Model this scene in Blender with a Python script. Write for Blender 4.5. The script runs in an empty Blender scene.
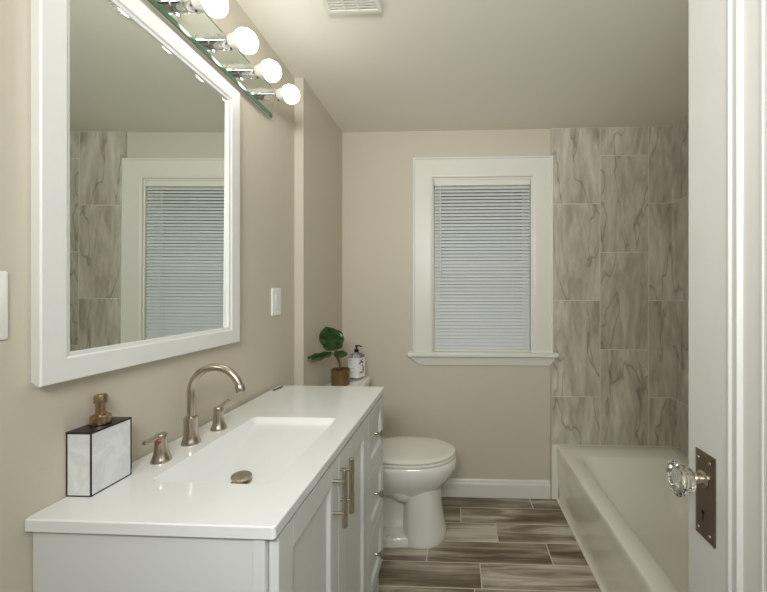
import bpy, bmesh, math, random
from mathutils import Vector, Matrix
random.seed(7)
C = bpy.context.scene
COL = C.collection
PI = math.pi

# ------------------------------------------------------------------ camera
# room axes: X right, Y into the room, Z up; the photographer stands in the doorway at X=0, Y=0
H_EYE = 1.314
cam_d = bpy.data.cameras.new('camera')
cam = bpy.data.objects.new('camera', cam_d); COL.objects.link(cam)
cam.location = (0, 0, H_EYE)
cam.rotation_euler = (PI/2, 0, math.atan(14/365))
cam_d.sensor_fit = 'HORIZONTAL'; cam_d.sensor_width = 36
cam_d.lens = 365/767*36
cam_d.shift_x = -(441-383.5)/767
cam_d.shift_y = (292-296)/767
cam_d.clip_start = 0.02
C.camera = cam

# ------------------------------------------------------------------ light
def srgb(r, g, b):
    f = lambda v: (v/255/12.92) if v/255 <= .04045 else ((v/255+.055)/1.055)**2.4
    return (f(r), f(g), f(b), 1)
W = bpy.data.worlds.new('world'); C.world = W; W.use_nodes = True
bg = W.node_tree.nodes['Background']; bg.inputs[1].default_value = 1.0
# overcast sky, dim leafy surroundings below it
_tc = W.node_tree.nodes.new('ShaderNodeTexCoord'); _sp = W.node_tree.nodes.new('ShaderNodeSeparateXYZ')
_rp = W.node_tree.nodes.new('ShaderNodeValToRGB')
W.node_tree.links.new(_tc.outputs['Generated'], _sp.inputs[0]); W.node_tree.links.new(_sp.outputs['Z'], _rp.inputs['Fac'])
W.node_tree.links.new(_rp.outputs['Color'], bg.inputs[0])
_rp.color_ramp.elements[0].position = .30; _rp.color_ramp.elements[0].color = (.07, .085, .06, 1)
_rp.color_ramp.elements[1].position = .62; _rp.color_ramp.elements[1].color = (.80, .90, 1.0, 1)
# unseen fill light added behind the camera, standing in for light from the hallway
la = bpy.data.lights.new('hall_fill', 'AREA'); la.shape = 'RECTANGLE'
la.size = .8; la.size_y = .35; la.energy = 34; la.color = (.985, 1, 1)
lo = bpy.data.objects.new('hall_fill', la); COL.objects.link(lo)
lo.location = (-.06, -.45, 1.86)
d = Vector((.35, 1.9, 2.5)) - Vector(lo.location)
lo.rotation_euler = d.to_track_quat('-Z', 'Y').to_euler()
BULB_STRENGTH = 14.0
C.view_settings.view_transform = 'Standard'
C.view_settings.look = 'None'
C.view_settings.gamma = 1
C.view_settings.use_curve_mapping = False
C.view_settings.exposure = 0.0
C.cycles.diffuse_bounces = 8; C.cycles.max_bounces = 14; C.cycles.sample_clamp_indirect = 6

# ------------------------------------------------------------------ materials
def mat(name, col, rough=.5, metal=0, spec=.5, coat=0, trans=0, ior=1.45, bump=0, bscale=200, vary=0, vscale=3):
    m = bpy.data.materials.new(name); m.use_nodes = True
    nt = m.node_tree; b = nt.nodes['Principled BSDF']
    b.inputs['Base Color'].default_value = col
    b.inputs['Roughness'].default_value = rough
    b.inputs['Metallic'].default_value = metal
    b.inputs['Specular IOR Level'].default_value = spec
    b.inputs['Coat Weight'].default_value = coat
    b.inputs['Transmission Weight'].default_value = trans
    b.inputs['IOR'].default_value = ior
    tc = nt.nodes.new('ShaderNodeTexCoord')
    if vary:
        n = nt.nodes.new('ShaderNodeTexNoise'); n.inputs['Scale'].default_value = vscale; n.inputs['Detail'].default_value = 3
        nt.links.new(tc.outputs['Object'], n.inputs['Vector'])
        mx = nt.nodes.new('ShaderNodeMix'); mx.data_type = 'RGBA'
        mx.inputs['A'].default_value = tuple(c*(1-vary) for c in col[:3])+(1,)
        mx.inputs['B'].default_value = tuple(min(1, c*(1+vary)) for c in col[:3])+(1,)
        nt.links.new(n.outputs['Fac'], mx.inputs['Factor'])
        nt.links.new(mx.outputs['Result'], b.inputs['Base Color'])
    if bump:
        n = nt.nodes.new('ShaderNodeTexNoise'); n.inputs['Scale'].default_value = bscale; n.inputs['Detail'].default_value = 2
        nt.links.new(tc.outputs['Object'], n.inputs['Vector'])
        bp = nt.nodes.new('ShaderNodeBump'); bp.inputs['Strength'].default_value = bump; bp.inputs['Distance'].default_value = .002
        nt.links.new(n.outputs['Fac'], bp.inputs['Height'])
        nt.links.new(bp.outputs['Normal'], b.inputs['Normal'])
    return m
M = {}
M['wall'] = mat('greige_wall_paint', srgb(206, 199, 183), .55, spec=.35, bump=.15, bscale=140, vary=.02)
M['ceiling'] = mat('ceiling_paint', srgb(236, 234, 222), .8, spec=.2, bump=.15, bscale=90, vary=.01)
M['trim'] = mat('white_trim_paint', srgb(228, 227, 218), .35, spec=.5, vary=.01)
M['door'] = mat('white_door_paint', srgb(206, 206, 200), .32, spec=.5, bump=.03, bscale=60)
M['cabinet'] = mat('white_cabinet_paint', srgb(226, 228, 226), .35, spec=.5, vary=.01)
M['mirror_frame'] = mat('white_frame_paint', srgb(234, 235, 233), .4, spec=.5, bump=.05, bscale=80)
M['dark_gap'] = mat('dark_recess', srgb(60, 58, 54), .8)
M['counter'] = mat('white_cultured_stone', srgb(238, 239, 238), .12, spec=.5, coat=.3, vary=.006)
M['porcelain'] = mat('white_porcelain', srgb(238, 236, 228), .08, spec=.5, coat=.5)
M['seat'] = mat('white_seat_plastic', srgb(236, 233, 224), .2, spec=.5)
M['tub'] = mat('tub_enamel', srgb(244, 243, 233), .16, spec=.5, coat=.3)
M['nickel'] = mat('brushed_nickel', srgb(196, 186, 172), .27, metal=1, bump=.03, bscale=600)
M['chrome'] = mat('chrome', srgb(235, 235, 235), .05, metal=1)
M['mirror'] = mat('mirror_silver', srgb(236, 240, 234), .0, metal=1)
M['glass_edge'] = mat('green_glass_edge', srgb(84, 118, 92), .08, spec=.6, coat=.5, vary=.25, vscale=30)
M['bulb_collar'] = mat('bulb_collar_white', srgb(240, 236, 226), .35)
M['black'] = mat('black_plastic', srgb(22, 20, 20), .35)
M['black_edge'] = mat('black_edging', srgb(26, 24, 26), .3)
M['bronze'] = mat('champagne_bronze', srgb(176, 152, 122), .3, metal=1, bump=.03, bscale=400)
M['plate_metal'] = mat('antique_nickel_plate', srgb(140, 128, 113), .4, metal=1, bump=.05, bscale=200, vary=.12, vscale=40)
M['crystal'] = mat('crystal_glass', (1, 1, 1, 1), 0, trans=1, ior=1.52)
M['win_glass'] = mat('window_glass', (1, 1, 1, 1), 0, trans=1, ior=1.0, spec=.5)
M['amber'] = mat('amber_glazed_glass', srgb(102, 80, 42), .08, spec=.6, coat=.6, vary=.35, vscale=28)
M['soil'] = mat('potting_soil', srgb(48, 36, 26), .95, bump=.6, bscale=150)
M['stem'] = mat('green_brown_stem', srgb(82, 74, 44), .6, vary=.2, vscale=60)
M['plastic_white'] = mat('white_switch_plastic', srgb(244, 244, 240), .3)
M['vent'] = mat('vent_white_paint', srgb(228, 226, 218), .5)
M['vent_dark'] = mat('vent_shadow_gap', srgb(120, 118, 110), .9)
M['grout_floor'] = mat('floor_grout', srgb(214, 206, 190), .85, vary=.06, vscale=30)
M['grout_tile'] = mat('tile_grout', srgb(222, 218, 206), .8)
M['caulk'] = mat('white_caulk', srgb(232, 229, 218), .5)
M['bottle_clear'] = mat('clear_bottle_plastic', (.93, .94, .93, 1), .05, trans=.85, ior=1.3)
M['label_white'] = mat('white_label_paper', srgb(244, 243, 240), .5)
M['label_ink'] = mat('black_ink', srgb(28, 28, 34), .5)
M['label_grey'] = mat('grey_ink', srgb(150, 152, 160), .5)
M['red_dot'] = mat('red_hot_mark', srgb(170, 40, 24), .4)
M['clip'] = mat('dark_clip_metal', srgb(104, 96, 86), .35, metal=.4)
M['trim_metal'] = mat('tile_edge_strip', srgb(190, 184, 170), .35)
M['hole'] = mat('keyhole_black', srgb(8, 8, 8), .9)

def leaf_mat():
    m = mat('fiddle_leaf_green', srgb(44, 78, 34), .28, spec=.5, coat=.2)
    nt = m.node_tree; b = nt.nodes['Principled BSDF']
    tc = nt.nodes.new('ShaderNodeTexCoord')
    n = nt.nodes.new('ShaderNodeTexNoise'); n.inputs['Scale'].default_value = 45; n.inputs['Detail'].default_value = 3
    nt.links.new(tc.outputs['Object'], n.inputs['Vector'])
    r = nt.nodes.new('ShaderNodeValToRGB')
    r.color_ramp.elements[0].position = .35; r.color_ramp.elements[0].color = srgb(22, 44, 20)
    r.color_ramp.elements[1].position = .7; r.color_ramp.elements[1].color = srgb(66, 98, 46)
    nt.links.new(n.outputs['Fac'], r.inputs['Fac']); nt.links.new(r.outputs['Color'], b.inputs['Base Color'])
    return m
M['leaf'] = leaf_mat()

def bulb_mat():
    m = bpy.data.materials.new('lit_bulb_dome'); m.use_nodes = True
    b = m.node_tree.nodes['Principled BSDF']
    b.inputs['Base Color'].default_value = (.9, .88, .84, 1)
    b.inputs['Emission Color'].default_value = (1, .97, .92, 1)
    b.inputs['Emission Strength'].default_value = BULB_STRENGTH
    return m
M['bulb'] = bulb_mat()

def marble_mat():
    m = mat('white_marble_panel', srgb(228, 230, 230), .3)
    nt = m.node_tree; b = nt.nodes['Principled BSDF']
    tc = nt.nodes.new('ShaderNodeTexCoord')
    n = nt.nodes.new('ShaderNodeTexNoise'); n.inputs['Scale'].default_value = 18; n.inputs['Detail'].default_value = 7; n.inputs['Distortion'].default_value = .8
    nt.links.new(tc.outputs['Object'], n.inputs['Vector'])
    r = nt.nodes.new('ShaderNodeValToRGB')
    e = r.color_ramp.elements
    e[0].position = .44; e[0].color = srgb(232, 234, 234)
    e[1].position = .62; e[1].color = srgb(230, 232, 232)
    k = e.new(.52); k.color = srgb(221, 224, 224)
    nt.links.new(n.outputs['Fac'], r.inputs['Fac']); nt.links.new(r.outputs['Color'], b.inputs['Base Color'])
    return m
M['marble'] = marble_mat()

def blind_mat():
    m = bpy.data.materials.new('white_vinyl_slat'); m.use_nodes = True
    nt = m.node_tree; b = nt.nodes['Principled BSDF']; out = nt.nodes['Material Output']
    b.inputs['Base Color'].default_value = srgb(226, 228, 228); b.inputs['Roughness'].default_value = .4
    t = nt.nodes.new('ShaderNodeBsdfTranslucent'); t.inputs['Color'].default_value = srgb(214, 222, 226)
    mx = nt.nodes.new('ShaderNodeMixShader'); mx.inputs[0].default_value = .05
    nt.links.new(b.outputs[0], mx.inputs[1]); nt.links.new(t.outputs[0], mx.inputs[2]); nt.links.new(mx.outputs[0], out.inputs[0])
    return m
M['blind'] = blind_mat()

def stone_tile_mat(name, axis):
    """grey-taupe stone-look porcelain: diagonal cloudy bands with thin dark cracks; every tile its own cut"""
    m = bpy.data.materials.new(name); m.use_nodes = True
    nt = m.node_tree; L = nt.links; N = nt.nodes.new; b = nt.nodes['Principled BSDF']
    b.inputs['Roughness'].default_value = .32; b.inputs['Specular IOR Level'].default_value = .45
    tc = N('ShaderNodeTexCoord'); geo = N('ShaderNodeNewGeometry')
    sep = N('ShaderNodeSeparateXYZ'); L.new(tc.outputs['Object'], sep.inputs[0])
    comb = N('ShaderNodeCombineXYZ')
    gt = N('ShaderNodeMath'); gt.operation = 'GREATER_THAN'; gt.inputs[1].default_value = .62; L.new(geo.outputs['Random Per Island'], gt.inputs[0])
    sg = N('ShaderNodeMath'); sg.operation = 'MULTIPLY_ADD'; sg.inputs[1].default_value = -2; sg.inputs[2].default_value = 1; L.new(gt.outputs[0], sg.inputs[0])
    fl = N('ShaderNodeMath'); fl.operation = 'MULTIPLY'; L.new(sep.outputs['X' if axis == 'x' else 'Y'], fl.inputs[0]); L.new(sg.outputs[0], fl.inputs[1])
    L.new(fl.outputs[0], comb.inputs[0]); L.new(sep.outputs['Z'], comb.inputs[1])
    mul = N('ShaderNodeMath'); mul.operation = 'MULTIPLY'; mul.inputs[1].default_value = 41.0
    L.new(geo.outputs['Random Per Island'], mul.inputs[0]); L.new(mul.outputs[0], comb.inputs[2])
    mp = N('ShaderNodeMapping'); mp.inputs['Rotation'].default_value = (0, 0, math.radians(-24)); mp.inputs['Scale'].default_value = (5.5, 1.25, 1)
    L.new(comb.outputs[0], mp.inputs[0])
    n1 = N('ShaderNodeTexNoise'); n1.inputs['Scale'].default_value = 1.5; n1.inputs['Detail'].default_value = 6; n1.inputs['Roughness'].default_value = .62; n1.inputs['Distortion'].default_value = .9
    L.new(mp.outputs[0], n1.inputs['Vector'])
    r1 = N('ShaderNodeValToRGB'); e = r1.color_ramp.elements
    e[0].position = .30; e[0].color = srgb(158, 151, 136)
    e[1].position = .74; e[1].color = srgb(224, 220, 208)
    k = e.new(.5); k.color = srgb(193, 187, 173)
    L.new(n1.outputs['Fac'], r1.inputs['Fac'])
    # cracks: thin dark lines where a warped noise crosses its middle
    n2 = N('ShaderNodeTexNoise'); n2.inputs['Scale'].default_value = .9; n2.inputs['Detail'].default_value = 3.5; n2.inputs['Distortion'].default_value = .35
    L.new(mp.outputs[0], n2.inputs['Vector'])
    s = N('ShaderNodeMath'); s.operation = 'SUBTRACT'; s.inputs[1].default_value = .53; L.new(n2.outputs['Fac'], s.inputs[0])
    a = N('ShaderNodeMath'); a.operation = 'ABSOLUTE'; L.new(s.outputs[0], a.inputs[0])
    r2 = N('ShaderNodeValToRGB'); e2 = r2.color_ramp.elements
    e2[0].position = 0; e2[0].color = (.55, .55, .55, 1); e2[1].position = .013; e2[1].color = (0, 0, 0, 1)
    L.new(a.outputs[0], r2.inputs['Fac'])
    mx = N('ShaderNodeMix'); mx.data_type = 'RGBA'; mx.inputs['B'].default_value = srgb(116, 106, 92)
    L.new(r2.outputs['Color'], mx.inputs['Factor']); L.new(r1.outputs['Color'], mx.inputs['A'])
    # fine grain
    n3 = N('ShaderNodeTexNoise'); n3.inputs['Scale'].default_value = 9; n3.inputs['Detail'].default_value = 4; L.new(mp.outputs[0], n3.inputs['Vector'])
    hs = N('ShaderNodeHueSaturation'); L.new(mx.outputs['Result'], hs.inputs['Color'])
    mr = N('ShaderNodeMapRange'); mr.inputs['From Min'].default_value = .3; mr.inputs['From Max'].default_value = .7; mr.inputs['To Min'].default_value = .9; mr.inputs['To Max'].default_value = 1.08
    L.new(n3.outputs['Fac'], mr.inputs['Value']); L.new(mr.outputs[0], hs.inputs['Value'])
    L.new(hs.outputs['Color'], b.inputs['Base Color'])
    return m
M['tile_x'] = stone_tile_mat('stone_tile_back', 'x')
M['tile_y'] = stone_tile_mat('stone_tile_side', 'y')

def plank_mat():
    """wood-look porcelain plank: weathered grey-brown streaks along X; 'tone' is the plank's own shade"""
    m = bpy.data.materials.new('wood_look_plank'); m.use_nodes = True
    nt = m.node_tree; L = nt.links; N = nt.nodes.new; b = nt.nodes['Principled BSDF']
    b.inputs['Roughness'].default_value = .38; b.inputs['Specular IOR Level'].default_value = .4
    tc = N('ShaderNodeTexCoord'); geo = N('ShaderNodeNewGeometry')
    sep = N('ShaderNodeSeparateXYZ'); L.new(tc.outputs['Object'], sep.inputs[0])
    comb = N('ShaderNodeCombineXYZ'); L.new(sep.outputs['X'], comb.inputs[0]); L.new(sep.outputs['Y'], comb.inputs[1])
    mul = N('ShaderNodeMath'); mul.operation = 'MULTIPLY'; mul.inputs[1].default_value = 37.0
    L.new(geo.outputs['Random Per Island'], mul.inputs[0]); L.new(mul.outputs[0], comb.inputs[2])
    mp = N('ShaderNodeMapping'); mp.inputs['Scale'].default_value = (1.5, 17, 1); L.new(comb.outputs[0], mp.inputs[0])
    n1 = N('ShaderNodeTexNoise'); n1.inputs['Scale'].default_value = 1.2; n1.inputs['Detail'].default_value = 7; n1.inputs['Roughness'].default_value = .6; n1.inputs['Distortion'].default_value = .7
    L.new(mp.outputs[0], n1.inputs['Vector'])
    mp2 = N('ShaderNodeMapping'); mp2.inputs['Scale'].default_value = (2.6, 8, 1); L.new(comb.outputs[0], mp2.inputs[0])
    n2 = N('ShaderNodeTexNoise'); n2.inputs['Scale'].default_value = .8; n2.inputs['Detail'].default_value = 2; L.new(mp2.outputs[0], n2.inputs['Vector'])
    at = N('ShaderNodeAttribute'); at.attribute_name = 'tone'
    # value = noise + patch + tone
    a1 = N('ShaderNodeMath'); a1.operation = 'MULTIPLY_ADD'; a1.inputs[1].default_value = .62; L.new(n2.outputs['Fac'], a1.inputs[0]); L.new(n1.outputs['Fac'], a1.inputs[2])
    a2 = N('ShaderNodeMath'); a2.operation = 'ADD'; L.new(a1.outputs[0], a2.inputs[0]); L.new(at.outputs['Fac'], a2.inputs[1])
    r = N('ShaderNodeValToRGB'); e = r.color_ramp.elements
    e[0].position = .45; e[0].color = srgb(82, 73, 61)
    e[1].position = 1.0; e[1].color = srgb(208, 201, 185)
    for p, c in ((.62, srgb(112, 101, 86)), (.76, srgb(146, 135, 118)), (.88, srgb(180, 170, 153))):
        k = e.new(p); k.color = c
    gn = N('ShaderNodeMath'); gn.operation = 'MULTIPLY_ADD'; gn.inputs[1].default_value = 1.2; gn.inputs[2].default_value = -.145; L.new(a2.outputs[0], gn.inputs[0])
    L.new(gn.outputs[0], r.inputs['Fac']); L.new(r.outputs['Color'], b.inputs['Base Color'])
    bp = N('ShaderNodeBump'); bp.inputs['Strength'].default_value = .12; bp.inputs['Distance'].default_value = .002
    L.new(n1.outputs['Fac'], bp.inputs['Height']); L.new(bp.outputs['Normal'], b.inputs['Normal'])
    return m
M['plank'] = plank_mat()

# ------------------------------------------------------------------ mesh helpers
class MB:
    def __init__(s): s.bm = bmesh.new(); s.smooth = False
    def box(s, x0, x1, y0, y1, z0, z1, bev=0, seg=2, mi=0):
        t = bmesh.new(); bmesh.ops.create_cube(t, size=1)
        for v in t.verts:
            v.co = Vector(((x0+x1)/2+v.co.x*(x1-x0), (y0+y1)/2+v.co.y*(y1-y0), (z0+z1)/2+v.co.z*(z1-z0)))
        if bev: bmesh.ops.bevel(t, geom=list(t.edges), offset=bev, segments=seg, affect='EDGES', profile=.5)
        for f in t.faces: f.material_index = mi
        s.merge(t); return s
    def merge(s, t, mtx=None):
        mp = {}
        for v in t.verts: mp[v] = s.bm.verts.new(mtx @ v.co if mtx else v.co)
        for f in t.faces:
            try:
                g = s.bm.faces.new([mp[v] for v in f.verts]); g.material_index = f.material_index; g.smooth = f.smooth
            except ValueError: pass
        t.free()
    def loft(s, rings, cap0=True, cap1=True, closed=True, mi=0):
        R = [[s.bm.verts.new(Vector(p)) for p in r] for r in rings]
        n = len(R[0])
        for a, b in zip(R[:-1], R[1:]):
            for i in range(n if closed else n-1):
                j = (i+1) % n
                f = s.bm.faces.new((a[i], a[j], b[j], b[i])); f.material_index = mi
        if cap0: s.bm.faces.new(list(reversed(R[0]))).material_index = mi
        if cap1: s.bm.faces.new(R[-1]).material_index = mi
        return R
    def lathe(s, c, axis, prof, n=28, mi=0, cap=True):
        """prof: list of (distance along axis, radius)"""
        ax = Vector(axis).normalized(); u = ax.orthogonal().normalized(); w = ax.cross(u); c = Vector(c)
        s.loft([[c+ax*h+(u*math.cos(2*PI*i/n)+w*math.sin(2*PI*i/n))*max(r, 1e-5) for i in range(n)] for h, r in prof], cap, cap, True, mi)
        return s
    def tube(s, pts, r, n=14, mi=0):
        pts = [Vector(p) for p in pts]; rings = []; prev = None
        for i, p in enumerate(pts):
            d = (pts[min(i+1, len(pts)-1)]-pts[max(i-1, 0)]).normalized()
            u = (prev - d*prev.dot(d)).normalized() if prev is not None else d.orthogonal().normalized()
            prev = u; w = d.cross(u); rr = r[i] if isinstance(r, (list, tuple)) else r
            rings.append([p+(u*math.cos(2*PI*k/n)+w*math.sin(2*PI*k/n))*rr for k in range(n)])
        s.loft(rings, mi=mi); return s
    def build(s, name, m, parent=None, smooth=False, sharp=35, mods=None):
        bm = s.bm; bmesh.ops.recalc_face_normals(bm, faces=list(bm.faces))
        if parent is not None:
            p = parent; off = Vector((0, 0, 0))
            while p is not None: off += p.location; p = p.parent
            for v in bm.verts: v.co -= off
        me = bpy.data.meshes.new(name); bm.to_mesh(me); bm.free()
        for x in (m if isinstance(m, (list, tuple)) else [m]): me.materials.append(x)
        o = bpy.data.objects.new(name, me); COL.objects.link(o); o.parent = parent
        if smooth:
            for p in me.polygons: p.use_smooth = True
            me.set_sharp_from_angle(angle=math.radians(sharp))
        return o

def thing(name, label, cat, loc, group=None):
    o = bpy.data.objects.new(name, None); COL.objects.link(o); o.location = loc; o.empty_display_size = .05
    o['label'] = label; o['category'] = cat
    if group: o['group'] = group
    return o
def struct(o, label=None, cat=None):
    o['kind'] = 'structure'
    if label: o['label'] = label
    if cat: o['category'] = cat
    return o
def sting(name, loc, label, cat):
    return struct(thing(name, label, cat, loc), label, cat)

def frame_sweep(mb, prof, to3d, rect, mi=0):
    """prof: (inset from the outer rectangle, height); rect (a0,a1,b0,b1); to3d(a,b,h)"""
    a0, a1, b0, b1 = rect
    cols = []
    for (d, h) in prof:
        cols.append([to3d(a0+d, b0+d, h), to3d(a1-d, b0+d, h), to3d(a1-d, b1-d, h), to3d(a0+d, b1-d, h)])
    mb.loft(cols, False, False, True, mi)

# ------------------------------------------------------------------ the room
XW, XA, YB, ZC = -.780, -.735, 2.355, 2.355          # left wall, bumped-out part, back wall, ceiling
YJ, XT, XR = 1.745, .611, 1.368                       # where the left wall steps out, tile edge, right wall
YF, XE, YE = -.04, .64, .80                          # front wall, entry wall, foot wall of the tub
WX0, WX1, WZ0, WZ1 = -.15, .497, .925, 2.05          # window opening

b = MB(); b.box(XW-.14, XW, YF-.12, YJ, 0, ZC); b.box(XW-.14, XA, YJ, YB+.12, 0, ZC, 0)
struct(b.build('wall_left', M['wall']), 'greige painted wall behind the mirror and vanity, stepping out beside the toilet', 'wall')
b = MB()
b.box(XA, WX0, YB, YB+.12, 0, ZC); b.box(WX1, XR+.12, YB, YB+.12, 0, ZC)
b.box(WX0, WX1, YB, YB+.12, 0, WZ0); b.box(WX0, WX1, YB, YB+.12, WZ1, ZC)
struct(b.build('wall_back', M['wall']), 'greige painted end wall holding the window', 'wall')
b = MB(); b.box(XR, XR+.12, YE-.1, YB, 0, ZC)
struct(b.build('wall_right', M['wall']))
b = MB(); b.box(XE, XR, YE-.1, YE, 0, ZC); b.box(XE, XE+.1, YF-.12, YE-.1, 0, ZC)
struct(b.build('wall_entry', M['wall']))
b = MB(); b.box(XW, -.42, YF-.12, YF, 0, ZC); b.box(-.42, .53, YF-.12, YF, 2.06, ZC); b.box(.53, XE, YF-.12, YF, 0, ZC)
struct(b.build('wall_front', M['wall']))
b = MB(); b.box(XW-.14, XR+.12, YF-.12, YB+.12, ZC, ZC+.1)
struct(b.build('ceiling', M['ceiling']), 'off-white ceiling', 'ceiling')

# floor: wood-look planks running left to right, light grout between them
def floor():
    b = MB()
    b.box(XW-.14, XR+.12, -1.6, YB+.12, -.1, -.0008, mi=0)
    tones = []
    edges = [2.355, 2.232, 2.081, 1.928, 1.775, 1.622]
    while edges[-1] > -1.55: edges.append(edges[-1]-.1525)
    joints = [.475, .034, .228, .474, .12]
    vis = {(0, -1): -.13, (0, 0): -.06, (1, -1): -.10, (1, 0): -.09, (2, -1): .06, (2, 0): -.01, (3, -1): -.08, (3, 0): -.10, (4, -1): -.14, (4, 0): .02}
    for r in range(len(edges)-1):
        y1, y0 = edges[r], edges[r+1]
        j = joints[r] if r < len(joints) else random.uniform(0, .6)
        x = j-.613*4
        k = -4
        while x < XR+.1:
            xa, xb = max(x, XW-.1), min(x+.613, XR+.1)
            if xb-xa > .02:
                n0 = len(b.bm.faces)
                b.box(xa+.0026, xb-.0026, y0+.0026, y1-.0026, -.006, 0, bev=.0008, seg=1, mi=1)
                t = vis.get((r, k), random.uniform(-.14, .06))
                tones += [(n0, len(b.bm.faces), t)]
            x += .613; k += 1
    o = b.build('floor', [M['grout_floor'], M['plank']])
    at = o.data.attributes.new('tone', 'FLOAT', 'FACE')
    for a, c, t in tones:
        for i in range(a, c): at.data[i].value = t
    struct(o, 'grey-brown wood-look plank tile floor', 'floor')
floor()

# stone-look tile around the tub: 305 x 610 mm, set upright in a half bond
def tiles():
    g = .0019; th = .010
    A = [.345, .65, 1.261, 1.873, ZC]; B = [.345, .95, 1.565, 2.177, ZC]
    b = MB()
    b.box(XT, XR, YB-th+.0008, YB, .30, ZC, mi=0)
    b.box(XT, .655, YB-th+.0008, YB, 0, .30, mi=0)
    cols = [(XT+.006, .917, A), (.917, 1.218, B), (1.218, XR-.0, A)]
    for x0, x1, zz in cols:
        for z0, z1 in zip(zz[:-1], zz[1:]):
            b.box(x0+g, x1-g, YB-th, YB-.001, z0+g, z1-g, bev=.0008, seg=1, mi=1)
    struct(b.build('wall_tile_back', [M['grout_tile'], M['tile_x']]), 'grey stone-look tile on the end wall above the tub', 'tiled wall')
    b = MB(); y = YB-th; k = 0
    b.box(XR-th+.0008, XR, YE, YB-th, .30, ZC, mi=0)
    ys = [YB-th, YB-th-.19]
    while ys[-1] > YE: ys.append(max(YE, ys[-1]-.314))
    for y1, y0 in zip(ys[:-1], ys[1:]):
        zz = A if k % 2 == 0 else B; k += 1
        if y1-y0 < .02: continue
        for z0, z1 in zip(zz[:-1], zz[1:]):
            b.box(XR-th, XR-.001, y0+g, y1-g, z0+g, z1-g, bev=.0008, seg=1, mi=1)
    struct(b.build('wall_tile_right', [M['grout_tile'], M['tile_y']]), 'grey stone-look tile on the long wall of the tub', 'tiled wall')
    b = MB(); b.box(XT-.004, XT+.006, YB-.013, YB, 0, .905, bev=.002); b.box(XT-.002, XT+.006, YB-.012, YB, 2.18, ZC)
    struct(b.build('trim_1', M['trim_metal']), 'pale strip finishing the left edge of the tiles', 'trim')
tiles()

def baseboard():
    prof = [(0, 0), (.015, 0), (.015, .082), (.013, .088), (.010, .094), (.009, .104), (.004, .112), (0, .112)]
    b = MB(); b.loft([[(x, YB-d, z) for d, z in prof] for x in (XA, XT-.006)])
    struct(b.build('baseboard_back', M['trim']), 'white baseboard under the window', 'baseboard')
    b = MB(); b.loft([[(XA+d, y, z) for d, z in prof] for y in (YJ+.002, YB-.016)])
    struct(b.build('baseboard_left', M['trim']), 'white baseboard behind the toilet', 'baseboard')
baseboard()

# window
def window():
    w = sting('window_1', (.17, YB, .9), 'white cased window with a sill, covered by a closed blind', 'window')
    cx0, cx1, cz1 = -.27, .621, 2.176
    b = MB()
    t = .020
    rows = []
    for dd, h in ((0, 0), (0, .024), (.002, .026), (.010, .026), (.013, t), (.112, t), (.122, t-.003), (.126, t-.006), (.126, 0)):
        rows.append([(cx0+dd, YB-h, .928), (cx0+dd, YB-h, cz1-dd), (cx1-dd, YB-h, cz1-dd), (cx1-dd, YB-h, .928)])
    b.loft(rows, False, False, closed=False)
    b.build('casing', M['trim'], w)
    b = MB()
    b.box(WX0, WX0+.012, YB, YB+.1, WZ0, WZ1); b.box(WX1-.012, WX1, YB, YB+.1, WZ0, WZ1); b.box(WX0+.012, WX1-.012, YB, YB+.1, WZ1-.012, WZ1)
    b.build('jamb', M['trim'], w)
    b = MB(); b.box(-.302, .646, YB-.055, YB+.03, .903, .93, bev=.006, seg=3); b.box(WX0, WX1, YB+.03, YB+.1, .905, .928)
    b.build('sill', M['trim'], w)
    b = MB()
    b.loft([[(-.296, YB-.004, .903), (-.296, YB-.030, .903), (-.225, YB-.016, .846), (-.225, YB-.001, .846)],
            [(.640, YB-.004, .903), (.640, YB-.030, .903), (.600, YB-.016, .846), (.600, YB-.001, .846)]])
    b.build('apron', M['trim'], w)
    b = MB(); y0, y1 = YB+.065, YB+.095; x0, x1 = WX0+.012, WX1-.012; zm = (WZ0+WZ1)/2
    for z0, z1, y0, y1 in ((WZ0+.003, zm+.02, YB+.065, YB+.08), (zm-.02, WZ1-.012, YB+.0805, YB+.095)):
        b.box(x0, x0+.04, y0, y1, z0, z1); b.box(x1-.04, x1, y0, y1, z0, z1)
        b.box(x0+.04, x1-.04, y0, y1, z0, z0+.045); b.box(x0+.04, x1-.04, y0, y1, z1-.04, z1)
    s = b.build('sash', M['trim'], w)
    b = MB(); b.box(x0+.03, x1-.03, YB+.070, YB+.074, WZ0+.03, zm); b.box(x0+.03, x1-.03, YB+.086, YB+.090, zm, WZ1-.04)
    b.build('pane', M['win_glass'], s)
window()

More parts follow.
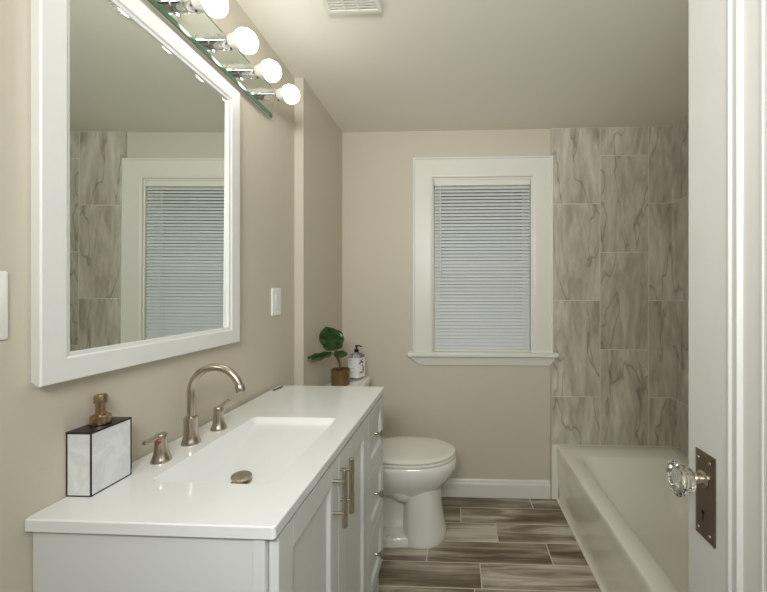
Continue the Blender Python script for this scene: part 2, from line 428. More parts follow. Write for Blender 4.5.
# door, swung open towards the tub; its latch edge points into the room
def door():
    X0, X1 = .479, .515; y0, y1 = -.03, .77; z0, z1 = .012, 2.045
    d = sting('door_1', (X0, y0, 0), 'white panelled door standing open at the right edge of the photo', 'door')
    st = .11
    b = MB()
    b.box(X0, X1, y1-st, y1, z0, z1, bev=.0025); b.box(X0, X1, y0, y0+st, z0, z1, bev=.0025)
    b.box(X0, X1, y0+st, y1-st, z1-.13, z1, bev=.001); b.box(X0, X1, y0+st, y1-st, z0, z0+.22, bev=.001)
    b.box(X0+.007, X1-.007, y0+st-.004, y1-st+.004, z0+.2, z1-.12)
    rect = (y0+st, y1-st, z0+.22, z1-.13)
    pr = [(0, 0), (.001, -.002), (.004, -.002), (.005, .003), (.016, .003), (.0175, -.0005), (.021, -.0005), (.0225, .004), (.025, .0072)]
    for f in (lambda a, c, h: (X0+h, a, c), lambda a, c, h: (X1-h, a, c)):
        frame_sweep(b, pr, f, rect)
        frame_sweep(b, [(.060, .0072), (.061, .0055), (.065, .0055), (.067, .0072)], f, rect)
    b.build('door_leaf', M['door'], d)
    # escutcheon plate
    py0, py1, pz0, pz1 = .6885, .742, .843, 1.007
    b = MB(); f = lambda a, c, h: (X0-h, a, c)
    b.loft([[f(py0+i, pz0+i, h), f(py1-i, pz0+i, h), f(py1-i, pz1-i, h), f(py0+i, pz1-i, h)] for i, h in ((0, -.0005), (0, .0025), (.0085, .0050))])
    p = b.build('lock_plate', M['plate_metal'], d); p['label'] = 'antique nickel lock plate'
    for sy in (py0+.011, py1-.011):
        for sz in (pz0+.014, pz1-.014):
            b = MB(); b.lathe((X0-.0044, sy, sz), (-1, 0, 0), [(0, .0038), (.001, .0034), (.0016, .002)], 14); b.build('screw', M['nickel'], p, smooth=True)
    b = MB(); b.lathe((X0-.0042, .717, .893), (-1, 0, 0), [(0, .0042), (.0008, .0042)], 16); b.box(X0-.005, X0-.0042, .7150, .7190, .877, .892)
    b.build('keyhole', M['hole'], p)
    zk, yk = .957, .716
    b = MB(); b.lathe((X0-.004, yk, zk), (-1, 0, 0), [(0, .016), (.003, .016), (.006, .011), (.014, .010), (.016, .0125), (.020, .0125), (.024, .010)], 24)
    b.build('knob_collar', M['nickel'], d, smooth=True)
    b = MB(); n = 12
    b.lathe((X0-.027, yk, zk), (-1, 0, 0), [(0, .014), (.004, .022), (.012, .0245), (.020, .026), (.027, .0325), (.031, .0325), (.036, .024), (.038, .010)], n)
    k = b.build('door_knob', M['crystal'], d); k['label'] = 'faceted clear glass door knob'
    for z in (.25, 1.03, 1.82):
        b = MB(); b.lathe((X1+.004, y0-.004, z), (0, 0, 1), [(0, .006), (.09, .006)], 12); b.build('hinge', M['nickel'], d, smooth=True)
door()

# ------------------------------------------------------------------ bathtub
def rrect(x0, x1, y0, y1, r, z, n=6):
    pts = []
    for cx, cy, a0 in ((x1-r, y1-r, 0), (x0+r, y1-r, PI/2), (x0+r, y0+r, PI), (x1-r, y0+r, 1.5*PI)):
        for i in range(n+1):
            a = a0+PI/2*i/n; pts.append((cx+r*math.cos(a), cy+r*math.sin(a), z))
    return pts
def bathtub():
    X0, X1, Y0, Y1, zr = .642, XR-.011, YE+.002, YB-.011, .345
    t = thing('bathtub', 'glossy off-white alcove bathtub against the stone-look tiles', 'bathtub', (1.0, 1.57, 0))
    b = MB()
    rings = [rrect(X0+.014, X1, Y0, Y1, .004, 0), rrect(X0+.014, X1, Y0, Y1, .004, .05), rrect(X0+.010, X1, Y0, Y1, .004, .12), rrect(X0+.004, X1, Y0, Y1, .004, .24), rrect(X0+.003, X1, Y0, Y1, .004, .29), rrect(X0, X1, Y0, Y1, .005, .31),
             rrect(X0, X1, Y0, Y1, .006, zr-.012), rrect(X0+.001, X1, Y0, Y1, .006, zr-.005), rrect(X0+.0035, X1-.003, Y0+.003, Y1-.003, .006, zr-.0015), rrect(X0+.008, X1-.006, Y0+.006, Y1-.006, .01, zr),
             rrect(X0+.076, X1-.07, Y0+.10, Y1-.155, .085, zr-.002), rrect(X0+.088, X1-.078, Y0+.11, Y1-.167, .085, zr-.008), rrect(X0+.097, X1-.085, Y0+.116, Y1-.18, .085, zr-.025),
             rrect(X0+.108, X1-.098, Y0+.128, Y1-.23, .10, zr-.10), rrect(X0+.125, X1-.115, Y0+.145, Y1-.33, .12, zr-.22), rrect(X0+.15, X1-.14, Y0+.17, Y1-.40, .12, zr-.27), rrect(X0+.19, X1-.18, Y0+.21, Y1-.45, .10, zr-.285)]
    b.loft(rings)
    b.build('tub_shell', M['tub'], t, smooth=True, sharp=28)
    b = MB(); b.lathe((1.0, YE+.30, .0605), (0, 0, 1), [(0, .03), (.002, .03), (.003, .022)], 24)
    b.build('drain', M['nickel'], t, smooth=True)
    b = MB(); b.box(X0-.002, X0+.014, Y0, Y1, 0, .007, bev=.002); b.box(XT+.003, X0+.012, Y1-.006, Y1, .0, .345, bev=.002)
    b.build('caulk_bead', M['caulk'], t)
bathtub()

# ------------------------------------------------------------------ vanity
VX0, VX1, VY0, VY1 = XW+.003, -.336, .637, 1.561       # cabinet carcass
CT = .904                                               # countertop height
def shaker(name, parent, y0, y1, z0, z1, rail=.058):
    b = MB(); x0, x1 = VX1+.002, VX1+.020
    b.box(x0, x1, y0, y0+rail, z0, z1, bev=.0015); b.box(x0, x1, y1-rail, y1, z0, z1, bev=.0015)
    b.box(x0, x1, y0+rail, y1-rail, z0, z0+rail, bev=.0015); b.box(x0, x1, y0+rail, y1-rail, z1-rail, z1, bev=.0015)
    b.box(x0, x1-.009, y0+rail-.01, y1-rail+.01, z0+rail-.01, z1-rail+.01)
    frame_sweep(b, [(0, 0), (.003, .001), (.006, .005), (.009, .009)], lambda a, c, h: (x1-h, a, c), (y0+rail-.001, y1-rail+.001, z0+rail-.001, z1-rail+.001))
    return b.build(name, M['cabinet'], parent)
def vanity():
    v = thing('vanity_cabinet', 'white shaker vanity cabinet with two doors and three drawers', 'cabinet', ((VX0+VX1)/2, (VY0+VY1)/2, 0))
    b = MB()
    b.box(VX0+.012, VX1-.03, VY0+.006, VY1-.006, .12, .60)                     # inner carcass, below the basin
    for y0, y1, yp0, yp1 in ((VY0, VY0+.018, VY0+.005, VY0+.012), (VY1-.018, VY1, VY1-.012, VY1-.005)):
        b.box(VX1-.022, VX1, y0, y1, 0, .881, bev=.001)
        b.box(VX0, VX1-.0225, yp0, yp1, .0, .881)
    b.box(VX1-.022, VX1, VY0+.018, VY1-.018, .865, .881); b.box(VX1-.022, VX1, VY0+.018, VY1-.018, .11, .17)
    b.box(VX1-.022, VX1, 1.289, 1.307, .17, .865)
    b.box(VX1-.02, VX1-.012, VY0+.018, VY1-.018, .17, .865, mi=1)
    b.build('carcass', [M['cabinet'], M['dark_gap']], v)
    for y0, y1, hy in ((.648, .9755, .9325), (.9785, 1.2975, 0.994)):
        d = shaker('cabinet_door', v, y0, y1, .172, .872)
        xb = VX1+.020; b = MB()
        b.lathe((xb+.031, hy, .708), (0, 0, 1), [(0, .0055), (.001, .007), (.149, .007), (.150, .0055)], 16)
        for hz in (.744, .826): b.lathe((xb-.0005, hy, hz), (1, 0, 0), [(0, .0048), (.031, .0048)], 12)
        h = b.build('handle', M['nickel'], d, smooth=True); h['label'] = 'brushed nickel bar handle'
    for z0, z1, dz in ((.6415, .872, .006), (.4095, .6385, .012), (.172, .4065, .018)):
        d = shaker('drawer', v, 1.3005, VY1+.002, z0, z1, .045)
        b = MB(); b.lathe((VX1+.0108, 1.443, (z0+z1)/2-dz), (1, 0, 0), [(0, .008), (.002, .007), (.014, .005), (.020, .007), (.026, .0145), (.031, .0155), (.035, .012), (.037, .005)], 20)
        k = b.build('knob', M['nickel'], d, smooth=True); k['label'] = 'brushed nickel round knob'
    v.rotation_euler.z = -.0095; v.location.x += .003
vanity()

SX0, SX1, SY0, SY1 = -.661, -.388, .766, 1.173          # basin opening
def countertop():
    t = thing('countertop', 'glossy white vanity top with a rectangular basin moulded in', 'countertop', (-.54, 1.1, .882))
    x0, x1, y0, y1 = XW+.0018, -.3125, .627, 1.574
    b = MB(); n = 6
    def R(X0, X1, Y0, Y1, r, z): return rrect(X0, X1, Y0, Y1, r, z, n)
    b.loft([R(x0, x1, y0, y1, .006, .882), R(x0, x1, y0, y1, .006, .9018), R(x0+.0022, x1-.0022, y0+.0022, y1-.0022, .006, CT),
            R(SX0-.002, SX1+.002, SY0-.002, SY1+.002, .018, CT), R(SX0+.001, SX1-.001, SY0+.001, SY1-.001, .016, CT-.003)],
           cap0=False, cap1=False)
    b.bm.faces.ensure_lookup_table()
    # underside
    b.box(x0+.01, SX0-.01, y0+.01, y1-.01, .8822, .890)
    b.build('slab', M['counter'], t)
    # basin: the floor ramps down from the far end to the drain near the back
    b = MB()
    def ring(X0, X1, Y0, Y1, r, zn, zf):
        return [(x, y, zn+(zf-zn)*(y-Y0)/(Y1-Y0)) for x, y, _ in R(X0, X1, Y0, Y1, r, 0)]
    def skew(pts, dx):
        ya = min(p[1] for p in pts); yc = max(p[1] for p in pts); xa = min(p[0] for p in pts); xb = max(p[0] for p in pts)
        return [(x+dx*(1-(y-ya)/(yc-ya))*(1-(x-xa)/(xb-xa)), y, z) for x, y, z in pts]
    b.loft([ring(SX0+.001, SX1-.001, SY0+.001, SY1-.001, .016, CT-.003, CT-.003), skew(ring(SX0+.004, SX1-.005, SY0+.005, SY1-.005, .016, CT-.048, CT-.010), .036), skew(ring(SX0+.007, SX1-.010, SY0+.009, SY1-.009, .018, CT-.070, CT-.016), .058),
            skew(ring(SX0+.013, SX1-.017, SY0+.015, SY1-.016, .020, CT-.077, CT-.020), .070), skew(ring(SX0+.03, SX1-.03, SY0+.028, SY1-.034, .020, CT-.0775, CT-.0235), .075), skew(ring(SX0+.06, SX1-.06, SY0+.06, SY1-.08, .020, CT-.075, CT-.031), .06)], cap0=False)
    b.build('basin', M['counter'], t, smooth=True, sharp=70)
    c = (-.533, .890, CT-.0645)
    b = MB(); b.lathe(c, (0, 0, 1), [(0, .024), (.003, .024), (.004, .019), (.0045, .012), (.013, .012)], 28)
    b.lathe((c[0], c[1], c[2]+.013), (0.12, -.08, 1), [(0, .019), (.0015, .0235), (.0035, .0235), (.0052, .017), (.0057, .006)], 28)
    k = b.build('drain', M['nickel'], t, smooth=True); k['label'] = 'nickel pop-up drain stopper'
    t.rotation_euler.z = -.0095; t.location.x += .003
countertop()

# ------------------------------------------------------------------ faucet
def faucet():
    fx, fy = -.716, .964
    t = thing('faucet', 'tall brushed nickel gooseneck faucet arching over the basin', 'faucet', (fx, fy, CT))
    b = MB(); b.lathe((fx, fy, CT), (0, 0, 1), [(0, .0235), (.003, .0235), (.010, .0205), (.022, .0178), (.040, .0168), (.070, .0175), (.072, .016), (.072, .011)], 32)
    b.build('base', M['nickel'], t, smooth=True)
    r = .0685; zc = CT+.138; pts = [(fx, fy, CT+.071), (fx, fy, CT+.10), (fx, fy, CT+.13)]
    N = 26; end = 165
    for i in range(N+1):
        a = PI - math.radians(end)*i/N; pts.append((fx+r+r*math.cos(a), fy, zc+r*math.sin(a)))
    b = MB(); b.tube(pts, .0098, 20)
    b.build('spout', M['nickel'], t, smooth=True)
    p = Vector(pts[-1]); d = (p-Vector(pts[-2])).normalized()
    b = MB(); b.lathe(p-d*.004, d, [(0, .0105), (.002, .0118), (.018, .0118), (.020, .0108), (.0205, .008)], 24)
    b.build('aerator', M['nickel'], t, smooth=True)
    for (hx, hy, sgn, lab) in ((-.713, .860, -1, 'flared nickel faucet lever handle with a red dot, beside the soap dispenser'), (-.707, 1.066, 1, 'flared nickel faucet lever handle on the far side of the gooseneck spout')):
        h = thing('lever_tap', lab, 'tap', (hx, hy, CT), 'lever taps on the vanity top')
        b = MB(); b.lathe((hx, hy, CT), (0, 0, 1), [(0, .0215), (.003, .0215), (.008, .0195), (.020, .0155), (.036, .0135), (.052, .0131), (.062, .0135), (.066, .012), (.067, .006)], 30)
        b.build('base', M['nickel'], h, smooth=True)
        b = MB(); z = CT+.061; up = 1 if sgn > 0 else .1
        b.tube([(hx, hy-sgn*.010, z-.003), (hx, hy, z), (hx-.001, hy+sgn*.018, z+.003*up), (hx-.002, hy+sgn*.034, z+.007*up), (hx-.002, hy+sgn*(.047+.003*up), z+.010*up)], [.0046, .0066, .0062, .0056, .005], 14)
        b.build('lever', M['nickel'], h, smooth=True)
        if sgn < 0:
            b = MB(); b.lathe((hx+.005, hy-.0125, CT+.050), (.37, -.93, .05), [(-.002, .0042), (.001, .0042), (.0018, .003)], 14)
            k = b.build('hot_mark', M['red_dot'], h, smooth=True); k['label'] = 'small red dot'
faucet()

# ------------------------------------------------------------------ soap dispenser on the counter
def dispenser():
    x0, x1, y0, y1, z0, z1 = -.7790, -.7270, .702, .794, CT, CT+.128
    t = thing('soap_dispenser', 'white marble box-shaped soap dispenser with black edges and bronze pump', 'soap dispenser', ((x0+x1)/2, (y0+y1)/2, CT))
    b = MB(); b.box(x0+.001, x1-.001, y0+.001, y1-.001, z0+.002, z1-.002)
    b.build('body', M['marble'], t)
    e = .0022; b = MB()
    for x in (x0, x1-e):
        for y in (y0, y1-e): b.box(x, x+e, y, y+e, z0, z1)
    for z in (z0, ):
        b.box(x0, x1, y0, y0+e, z, z+e); b.box(x0, x1, y1-e, y1, z, z+e); b.box(x0, x0+e, y0, y1, z, z+e); b.box(x1-e, x1, y0, y1, z, z+e)
    b.box(x0-.0005, x1+.0005, y0-.0005, y1+.0005, z1-.003, z1+.001, bev=.0006, seg=1)
    k = b.build('edging', M['black_edge'], t); k['label'] = 'black edging and lid'
    cx, cy = -.757, .752; b = MB()
    b.lathe((cx, cy, z1+.001), (0, 0, 1), [(0, .0165), (.002, .018), (.017, .018), (.019, .016), (.020, .0095), (.034, .0085), (.044, .0095), (.045, .0115), (.058, .0115), (.062, .0105), (.063, .006)], 26)
    b.tube([(cx, cy, z1+.054), (cx-.004, cy+.010, z1+.055), (cx-.008, cy+.020, z1+.054)], .0048, 12)
    k = b.build('pump', M['bronze'], t, smooth=True); k['label'] = 'champagne bronze pump'
dispenser()

b = MB(); b.box(-.003, .003, -.034, .034, 0, .004, bev=.0015); b.box(-.0022, .0022, -.030, .030, .004, .0055, bev=.0006)
o = b.build('hair_clip', M['clip']); o.location = (-.748, 1.517, CT); o.rotation_euler = (0, 0, -.12)
o['label'] = 'thin dark clip-like bar lying at the far back corner of the vanity top'; o['category'] = 'clip'

# ------------------------------------------------------------------ mirror
MIRROR_TURN = (-.0118, .004)
def mirror():
    y0, y1, z0, z1 = .633, 1.246, 1.141, 2.010
    t = thing('wall_mirror', 'large rectangular wall mirror in a wide white frame', 'mirror', (XW, (y0+y1)/2, z0))
    b = MB()
    frame_sweep(b, [(.009, 0), (.007, .002), (0, .027), (.002, .030), (.0440, .030), (.0460, .0285), (.0475, .0262), (.0530, .0252), (.0550, .024), (.0550, .001), (.009, .0)], lambda a, c, h: (XW+.0005+h, a, c), (y0, y1, z0, z1))
    b.build('frame', M['mirror_frame'], t, smooth=True, sharp=25)
    # the glass sits a hair out of true in its frame
    b = MB(); g = .0535; yc, zc = (y0+y1)/2, (z0+z1)/2; ty, tz = MIRROR_TURN
    b.loft([[(XW+h+(y-yc)*ty+(z-zc)*tz, y, z) for y, z in ((y0+g, z0+g), (y1-g, z0+g), (y1-g, z1-g), (y0+g, z1-g))] for h in (.0165, .0195)])
    b.build('glass', M['mirror'], t)
mirror()

# ------------------------------------------------------------------ vanity light
def vanity_light():
    y0, y1, z0, z1 = .875, 1.487, 2.038, 2.163
    t = thing('vanity_light', 'mirrored bar light with four lit globe bulbs above the mirror', 'wall light', (XW, (y0+y1)/2, (z0+z1)/2))
    b = MB(); f = lambda a, c, h: (XW+h, a, c)
    b.loft([[f(y0+i, z0+i, h), f(y1-i, z0+i, h), f(y1-i, z1-i, h), f(y0+i, z1-i, h)] for i, h in ((.004, .0), (.004, .016))])
    b.build('mount', M['chrome'], t)
    b = MB()
    b.loft([[f(y0+i, z0+i, h), f(y1-i, z0+i, h), f(y1-i, z1-i, h), f(y0+i, z1-i, h)] for i, h in ((0, .0165), (0, .023), (.010, .0262))], cap1=False)
    k = b.build('bevelled_edge', M['glass_edge'], t); k['label'] = 'green glass bevelled edge'
    b = MB(); b.loft([[f(y0+i, z0+i, h), f(y1-i, z0+i, h), f(y1-i, z1-i, h), f(y0+i, z1-i, h)] for i, h in ((.0101, .020), (.0101, .0263))])
    b.build('mirror_plate', M['mirror'], t)
    zb = 2.090; xp = XW+.0263
    for y in (.953, 1.105, 1.257, 1.409):
        b = MB(); b.lathe((xp, y, zb), (1, 0, 0), [(0, .028), (.003, .028), (.004, .0235), (.034, .0225), (.0345, .0210), (.0375, .0210), (.038, .0235), (.056, .0245), (.060, .0235), (.060, .020), (.030, .019)], 30)
        s = b.build('socket', M['chrome'], t, smooth=True)
        b = MB(); b.lathe((xp+.0585, y, zb-.0225), (1, 0, 0), [(0, .0032), (.004, .0032)], 10); b.build('screw', M['dark_gap'], s, smooth=True)
        b = MB(); c = (xp+.050, y, zb)
        b.lathe(c, (1, 0, 0), [(0, .018), (.010, .0195), (.030, .0250), (.042, .0305)], 30, mi=0)
        R = .0345; a0 = PI-math.asin(.0305/R); cc = .042-R*math.cos(a0)
        b.lathe(c, (1, 0, 0), [(cc+R*math.cos(a0*(1-i/14)), R*math.sin(a0*(1-i/14))) for i in range(15)], 30, mi=1)
        k = b.build('bulb', [M['bulb_collar'], M['bulb']], s, smooth=True); k['label'] = 'lit white globe bulb'
vanity_light()

# ------------------------------------------------------------------ switches
def light_switch():
    y0, y1, z0, z1 = .527, .605, 1.232, 1.350
    t = thing('light_switch', 'white light switch plate at the left edge, left of the mirror', 'switch', (XW, (y0+y1)/2, (z0+z1)/2))
    b = MB(); b.loft([rr for rr in [[(XW+h, p[0], p[1]) for p in rrect(y0+i, y1-i, z0+i, z1-i, .004, 0, 3)] for i, h in ((0, .0), (0, .004), (.003, .0065))]])
    b.build('plate', M['plastic_white'], t, smooth=True)
    b = MB(); b.box(XW+.006, XW+.016, .561, .571, 1.288, 1.312, bev=.002); b.build('toggle', M['plastic_white'], t)
    for z in (1.263, 1.323):
        b = MB(); b.lathe((XW+.0064, .566, z), (1, 0, 0), [(0, .003), (.001, .0025)], 12); b.build('screw', M['plastic_white'], t, smooth=True)
def rocker_switch():
    y0, y1, z0, z1 = 1.521, 1.599, 1.212, 1.331; ym, zm = (y0+y1)/2, (z0+z1)/2
    t = thing('rocker_switch', 'white rocker switch plate between the mirror and the wall step', 'switch', (XW, ym, zm))
    b = MB(); b.loft([[(XW+h, p[0], p[1]) for p in rrect(y0+i, y1-i, z0+i, z1-i, .004, 0, 3)] for i, h in ((0, 0), (0, .004), (.003, .007))])
    b.build('plate', M['plastic_white'], t, smooth=True)
    b = MB(); f = lambda a, c, h: (XW+h, a, c)
    frame_sweep(b, [(0, .0065), (0, .0085), (.002, .0085), (.002, .0065)], f, (ym-.0175, ym+.0175, zm-.034, zm+.034))
    b.build('rocker_frame', M['vent'], t)
    b = MB(); b.loft([[(XW+h, y, z) for h, z in ((.006, zm-.0315), (.0085, zm-.0315), (.0078, zm), (.0115, zm+.0315), (.006, zm+.0315))] for y in (ym-.015, ym+.015)])
    b.build('rocker', M['plastic_white'], t)
    for z in (z0+.011, z1-.011):
        b = MB(); b.lathe((XW+.0068, ym, z), (1, 0, 0), [(0, .003), (.001, .0025)], 12); b.build('screw', M['plastic_white'], t, smooth=True)
light_switch(); rocker_switch()

# ------------------------------------------------------------------ ceiling vent
def vent():
    x0, x1, y0, y1 = -.472, -.262, 1.03, 1.337
    t = thing('ceiling_vent', 'white louvred fan grille on the ceiling', 'vent', ((x0+x1)/2, (y0+y1)/2, ZC))
    b = MB(); f = lambda a, c, h: (a, c, ZC-h)
    frame_sweep(b, [(0, 0), (.002, .010), (.006, .014), (.018, .014), (.020, .010), (.020, .003)], f, (x0, x1, y0, y1))
    b.build('frame', M['vent'], t)
    b = MB(); b.box(x0+.015, x1-.015, y0+.015, y1-.015, ZC-.003, ZC); b.build('backing', M['vent_dark'], t)
    b = MB(); y = y0+.024
    while y < y1-.024: b.box(x0+.019, x1-.019, y, y+.0065, ZC-.0125, ZC-.004); y += .0125
    for x in (x0+.07, x0+.121): b.box(x, x+.006, y0+.019, y1-.019, ZC-.0132, ZC-.004)
    b.build('louvres', M['vent'], t)
vent()

# ------------------------------------------------------------------ blind
def blind():
    x0, x1 = WX0+.016, WX1-.016; yb = YB+.012; zt = WZ1-.014
    t = thing('window_blind', 'closed white horizontal slat blind filling the window', 'blind', ((x0+x1)/2, yb, WZ0))
    b = MB(); b.box(x0, x1, yb-.016, yb+.022, zt-.036, zt, bev=.002); b.build('headrail', M['trim'], t)
    b = MB(); zs = zt-.048; pitch = .0219; n = 0; a = math.radians(52); w = .0249
    while zs > WZ0+.026:
        prof = []
        for i in range(5):
            u = (i/4-.5)*w; bow = .0016*(1-(2*i/4-1)**2)
            # lower edge leans into the room, the belly faces it
            prof.append((u*math.cos(a)-bow*math.sin(a), u*math.sin(a)+bow*math.cos(a)))
        outer = [(x0+.002, yb+p[0], zs+p[1]) for p in prof]; outer2 = [(x1-.002, yb+p[0], zs+p[1]) for p in prof]
        back = [(x0+.002, yb+p[0]+.0006, zs+p[1]) for p in reversed(prof)]; back2 = [(x1-.002, yb+p[0]+.0006, zs+p[1]) for p in reversed(prof)]
        b.loft([outer+back, outer2+back2])
        zs -= pitch; n += 1
    b.build('slats', M['blind'], t, smooth=True)
    b = MB(); b.box(x0, x1, yb-.011, yb+.011, WZ0+.006, WZ0+.020, bev=.002); b.build('bottom_rail', M['trim'], t)
    for x in (x0+.115, x1-.115):
        b = MB(); b.tube([(x, yb-.0155, zt-.03), (x, yb-.0155, WZ0+.012)], .0009, 6); b.build('ladder_cord', M['trim'], t)
    b = MB(); b.tube([(x0+.040, yb-.020, zt-.022), (x0+.040, yb-.022, zt-.05), (x0+.042, yb-.021, zt-.62)], [.0025, .0036, .0036], 8); b.build('tilt_wand', M['win_glass'] if False else M['trim'], t, smooth=True)
blind()

# ------------------------------------------------------------------ toilet
TY = 2.0
def egg(xb, xf, hw, z, n=40, p=2.4, yc=TY):
    """plan outline: rounded front at xf, squarer back at xb"""
    xm = xb+(xf-xb)*.52; pts = []
    for i in range(n):
        a = 2*PI*i/n; c, s = math.cos(a), math.sin(a)
        if c >= 0: x = xm+(xf-xm)*abs(c)**(2/2.05); e = 2.05
        else: x = xm-(xm-xb)*abs(c)**(2/3.2); e = 3.2
        y = yc+hw*(1 if s >= 0 else -1)*abs(s)**(2/(2.1 if c >= 0 else 2.6))
        pts.append((x, y, z))
    return pts
def toilet():
    t = thing('toilet', 'white two-piece toilet with closed lid, between the vanity and the window wall', 'toilet', (-.38, TY, 0))
    b = MB()
    # bowl from the rim down to the waist
    b.loft([egg(-.34, -.10, .095, .225), egg(-.42, -.085, .112, .245), egg(-.47, -.066, .128, .268), egg(-.49, -.036, .148, .300), egg(-.50, -.010, .166, .335), egg(-.505, .006, .176, .368), egg(-.505, .010, .179, .392), egg(-.505, .007, .177, .410), egg(-.50, .000, .171, .419)])
    # front column of the pedestal
    b.loft([egg(-.282, -.048, .139, .0), egg(-.282, -.044, .142, .010), egg(-.282, -.048, .139, .03), egg(-.280, -.062, .131, .10), egg(-.278, -.074, .124, .18), egg(-.278, -.082, .120, .25), egg(-.278, -.084, .118, .30)])
    # recessed flank behind the column, the base flange, and the housing that arches over the recess
    b.loft([egg(-.62, -.22, .03, .0), egg(-.62, -.22, .03, .12), egg(-.64, -.22, .035, .2), egg(-.67, -.22, .080, .30), egg(-.69, -.22, .12, .36), egg(-.69, -.22, .135, .413)])
    b.loft([egg(-.63, -.10, .136, 0), egg(-.63, -.10, .136, .030), egg(-.62, -.11, .128, .040)])
    secs = []
    for x, zb, hw in ((-.20, .195, .110), (-.262, .196, .131), (-.29, .203, .134), (-.32, .222, .134), (-.345, .258, .134), (-.365, .305, .134), (-.46, .34, .132), (-.60, .35, .130), (-.69, .36, .130)):
        zt = .40; zc = (zt+zb)/2; hh = (zt-zb)/2
        secs.append([(x, TY+hw*math.copysign(abs(math.cos(a))**.55, math.cos(a)), zc+hh*math.copysign(abs(math.sin(a))**.7, math.sin(a))) for a in [2*PI*k/28 for k in range(28)]])
    b.loft(secs)
    b.build('bowl', M['porcelain'], t, smooth=True, sharp=50)
    b = MB(); b.loft([egg(-.47, -.004, .166, .4195), egg(-.475, .002, .172, .424), egg(-.475, .003, .173, .431), egg(-.47, -.002, .168, .436)])
    b.build('seat', M['seat'], t, smooth=True, sharp=40)
    b = MB(); b.loft([egg(-.47, -.006, .165, .4385), egg(-.475, .002, .171, .443), egg(-.475, .002, .171, .449), egg(-.47, -.006, .165, .4545), egg(-.46, -.03, .143, .4575), egg(-.43, -.09, .10, .459)])
    b.build('lid', M['seat'], t, smooth=True, sharp=40)
    for s in (-1, 1):
        b = MB(); b.lathe((-.485, TY+s*.07-.02, .436), (0, 1, 0), [(0, .011), (.003, .013), (.037, .013), (.04, .011)], 16); b.build('hinge', M['seat'], t, smooth=True)
    y0, y1 = TY-.20, TY+.235
    b = MB()
    b.loft([rrect(-.712, -.535, y0+.02, y1-.02, .04, .412), rrect(-.716, -.53, y0+.014, y1-.014, .04, .43), rrect(-.718, -.525, y0+.008, y1-.008, .04, .60), rrect(-.718, -.522, y0+.006, y1-.006, .04, .765)])
    b.build('tank', M['porcelain'], t, smooth=True, sharp=50)
    b = MB()
    b.loft([rrect(-.722, -.516, y0, y1, .04, .765), rrect(-.724, -.512, y0-.004, y1+.004, .042, .771), rrect(-.724, -.512, y0-.004, y1+.004, .042, .791), rrect(-.722, -.515, y0-.001, y1+.001, .041, .797), rrect(-.716, -.522, y0+.006, y1-.006, .037, .800)])
    b.build('tank_lid', M['porcelain'], t, smooth=True, sharp=50)
    b = MB(); b.lathe((-.523, y0+.07, .72), (1, 0, 0), [(0, .013), (.006, .013), (.009, .009), (.018, .008)], 18); b.tube([(-.508, y0+.07, .72), (-.504, y0+.11, .716), (-.504, y0+.145, .712)], [.007, .006, .005], 12)
    b.build('flush_lever', M['chrome'], t, smooth=True)
    for s in (-1, 1):
        b = MB(); b.lathe((-.345, TY+s*.115, .033), (0, 0, 1), [(0, .014), (.010, .013), (.016, .008), (.017, .003)], 18); b.build('bolt_cap', M['seat'], t, smooth=True)
toilet()

# ------------------------------------------------------------------ plant on the tank lid
def leaf(b, base, tip, up, width, cup=.15, mid_sag=.0):
    """broad fiddle-shaped leaf between base and tip"""
    base, tip, up = Vector(base), Vector(tip), Vector(up)
    ax = tip-base; L = ax.length; ax.normalize(); side = ax.cross(up).normalized(); nrm = side.cross(ax).normalized()
    nl, nw = 12, 6; top = []
    for i in range(nl+1):
        u = i/nl
        w = width*max(.04, math.sqrt(max(0, 1-(2*u**.92-1)**2)))*(1-.12*math.exp(-((u-.36)/.12)**2))
        row = []
        for j in range(-nw, nw+1):
            v = j/nw
            p = base+ax*(L*u)+side*(w/2*v)+nrm*(cup*width*(v*v)-mid_sag*L*u*u+.004*math.sin(u*16+j)*abs(v)-.0022*math.exp(-(v/.12)**2))
            row.append(p)
        top.append(row)
    V = [[b.bm.verts.new(p) for p in r] for r in top]; V2 = [[b.bm.verts.new(p-nrm*.0009) for p in r] for r in top]
    m = 2*nw
    for i in range(nl):
        for j in range(m):
            b.bm.faces.new((V[i][j], V[i][j+1], V[i+1][j+1], V[i+1][j])); b.bm.faces.new((V2[i][j], V2[i+1][j], V2[i+1][j+1], V2[i][j+1]))
    for i in range(nl):
        b.bm.faces.new((V[i][0], V[i+1][0], V2[i+1][0], V2[i][0])); b.bm.faces.new((V[i][m], V2[i][m], V2[i+1][m], V[i+1][m]))
    for j in range(m):
        b.bm.faces.new((V[0][j], V2[0][j], V2[0][j+1], V[0][j+1])); b.bm.faces.new((V[nl][j], V[nl][j+1], V2[nl][j+1], V2[nl][j]))
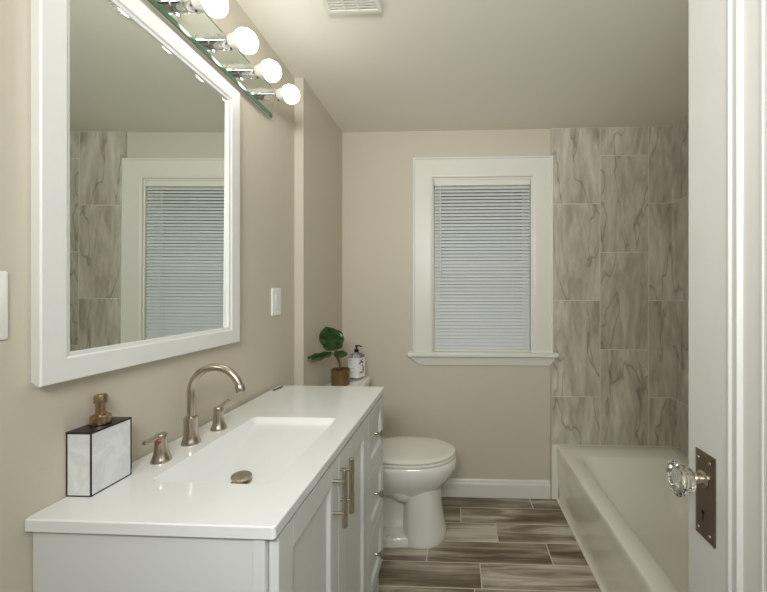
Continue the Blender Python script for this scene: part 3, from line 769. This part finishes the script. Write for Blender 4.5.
def plant():
    px, py, pz = -.632, 1.995, .800
    t = thing('potted_plant', 'small leafy green plant in an amber pot on the toilet tank', 'plant', (px, py, pz))
    b = MB(); b.lathe((px, py, pz), (0, 0, 1), [(0, .046), (.003, .049), (.02, .051), (.086, .0525), (.089, .052), (.089, .049), (.080, .048)], 36)
    k = b.build('pot', M['amber'], t, smooth=True); k['label'] = 'amber brown pot'
    b = MB(); b.lathe((px, py, pz+.072), (0, 0, 1), [(0, .0478), (.006, .046), (.010, .02)], 24); b.build('soil', M['soil'], t, smooth=True)
    z = pz+.085
    b = MB()
    b.tube([(px, py, z-.01), (px-.006, py-.004, z+.04), (px-.014, py-.016, z+.085), (-.657, 1.959, 1.004)], [.0042, .0036, .003, .0024], 8)
    b.tube([(px-.004, py-.002, z+.03), (px-.02, py-.02, z+.075), (-.669, 1.943, .993)], [.003, .0025, .002], 8)
    b.tube([(px, py, z+.02), (px-.010, py, z+.07), (-.655, 1.984, .998)], [.003, .0025, .002], 8)
    b.tube([(px-.005, py-.003, z+.04), (px-.022, py-.012, z+.085), (-.661, 1.975, .985)], [.0026, .0022, .002], 8)
    b.build('stem', M['stem'], t, smooth=True)
    for base, tip, up, wd, cup, sag in (
            ((-.657, 1.960, 1.000), (-.673, 1.885, 1.130), (.25, -1, .10), .112, .06, .05),
            ((-.655, 1.985, .996), (-.655, 2.0, 1.105), (.5, -1, .1), .085, .10, .05),
            ((-.668, 1.945, .992), (-.716, 1.768, .998), (.35, -.35, 1), .062, -.15, .06),
            ((-.662, 1.975, .985), (-.586, 1.955, .980), (-.05, -.75, 1), .048, -.15, .06)):
        b = MB(); leaf(b, base, tip, up, wd, cup, sag); b.build('leaf', M['leaf'], t, smooth=True, sharp=80)
plant()

def soap_bottle():
    cx, cy, z = -.592, 2.175, .800; s = .037; a = math.radians(66)
    t = thing('soap_bottle', 'square white soap bottle with black pump, beside the plant on the toilet tank', 'bottle', (cx, cy, z))
    Mx = Matrix.Translation((cx, cy, z)) @ Matrix.Rotation(a, 4, 'Z')
    def tr(pts): return [tuple(Mx @ Vector(p)) for p in pts]
    b = MB(); b.loft([tr(rrect(-s+i, s-i, -s+i, s-i, r, zz, 5)) for i, r, zz in ((.004, .006, 0), (0, .007, .004), (0, .007, .128), (.003, .010, .138), (.012, .014, .146), (.022, .012, .150), (.025, .0115, .156))])
    b.build('body', M['bottle_clear'], t, smooth=True)
    b = MB(); e = .0006
    b.loft([tr(rrect(-s-e, s+e, -s-e, s+e, .0075, zz, 5)) for zz in (.006, .122)], cap0=False, cap1=False)
    lb = b.build('label_wrap', M['label_white'], t, smooth=True)
    # line drawing printed on the two visible faces (local -Y face and +X face)
    random.seed(3); e = .0009
    ink = MB(); gry = MB()
    def stroke(mb, face, pts, r):
        q = []
        for u, v in pts:
            p = (u, -s-e, v) if face == 'f' else ((s+e, u, v) if face == 'r' else (-s-e, -u, v))
            q.append(tuple(Mx @ Vector(p)))
        mb.tube(q, r, 6)
    arc = lambda cu, cv, ru, rv, a0, a1, n=10: [(cu+ru*math.cos(math.radians(a0+(a1-a0)*i/n)), cv+rv*math.sin(math.radians(a0+(a1-a0)*i/n))) for i in range(n+1)]
    stroke(ink, 'f', arc(-.004, .086, .016, .012, 10, 170), .0038)
    stroke(ink, 'f', arc(.004, .060, .010, .018, -60, 80), .0034)
    stroke(ink, 'f', arc(-.006, .026, .012, .012, 20, 150), .0036)
    stroke(ink, 'f', [(-.018, .110), (-.004, .104), (.012, .112)], .0020)
    stroke(ink, 'f', [(.014, .030), (.020, .044), (.014, .056)], .0019)
    for k in range(4): stroke(gry, 'l', arc(random.uniform(-.015, .015), .03+.024*k, .012, .007, random.uniform(0, 60), random.uniform(150, 260)), .0011)
    ink.build('label_drawing', M['label_ink'], lb); gry.build('label_drawing', M['label_grey'], lb)
    b = MB()
    b.lathe((cx, cy, z+.154), (0, 0, 1), [(0, .0135), (.002, .0140), (.016, .0140), (.018, .012), (.019, .0055), (.030, .0055), (.031, .009), (.040, .0085), (.041, .005)], 22)
    b.tube([(cx, cy, z+.190), (cx+.020, cy-.006, z+.191), (cx+.036, cy-.011, z+.188)], [.0046, .004, .0034], 10)
    k = b.build('pump', M['black'], t, smooth=True); k['label'] = 'black pump'
soap_bottle()
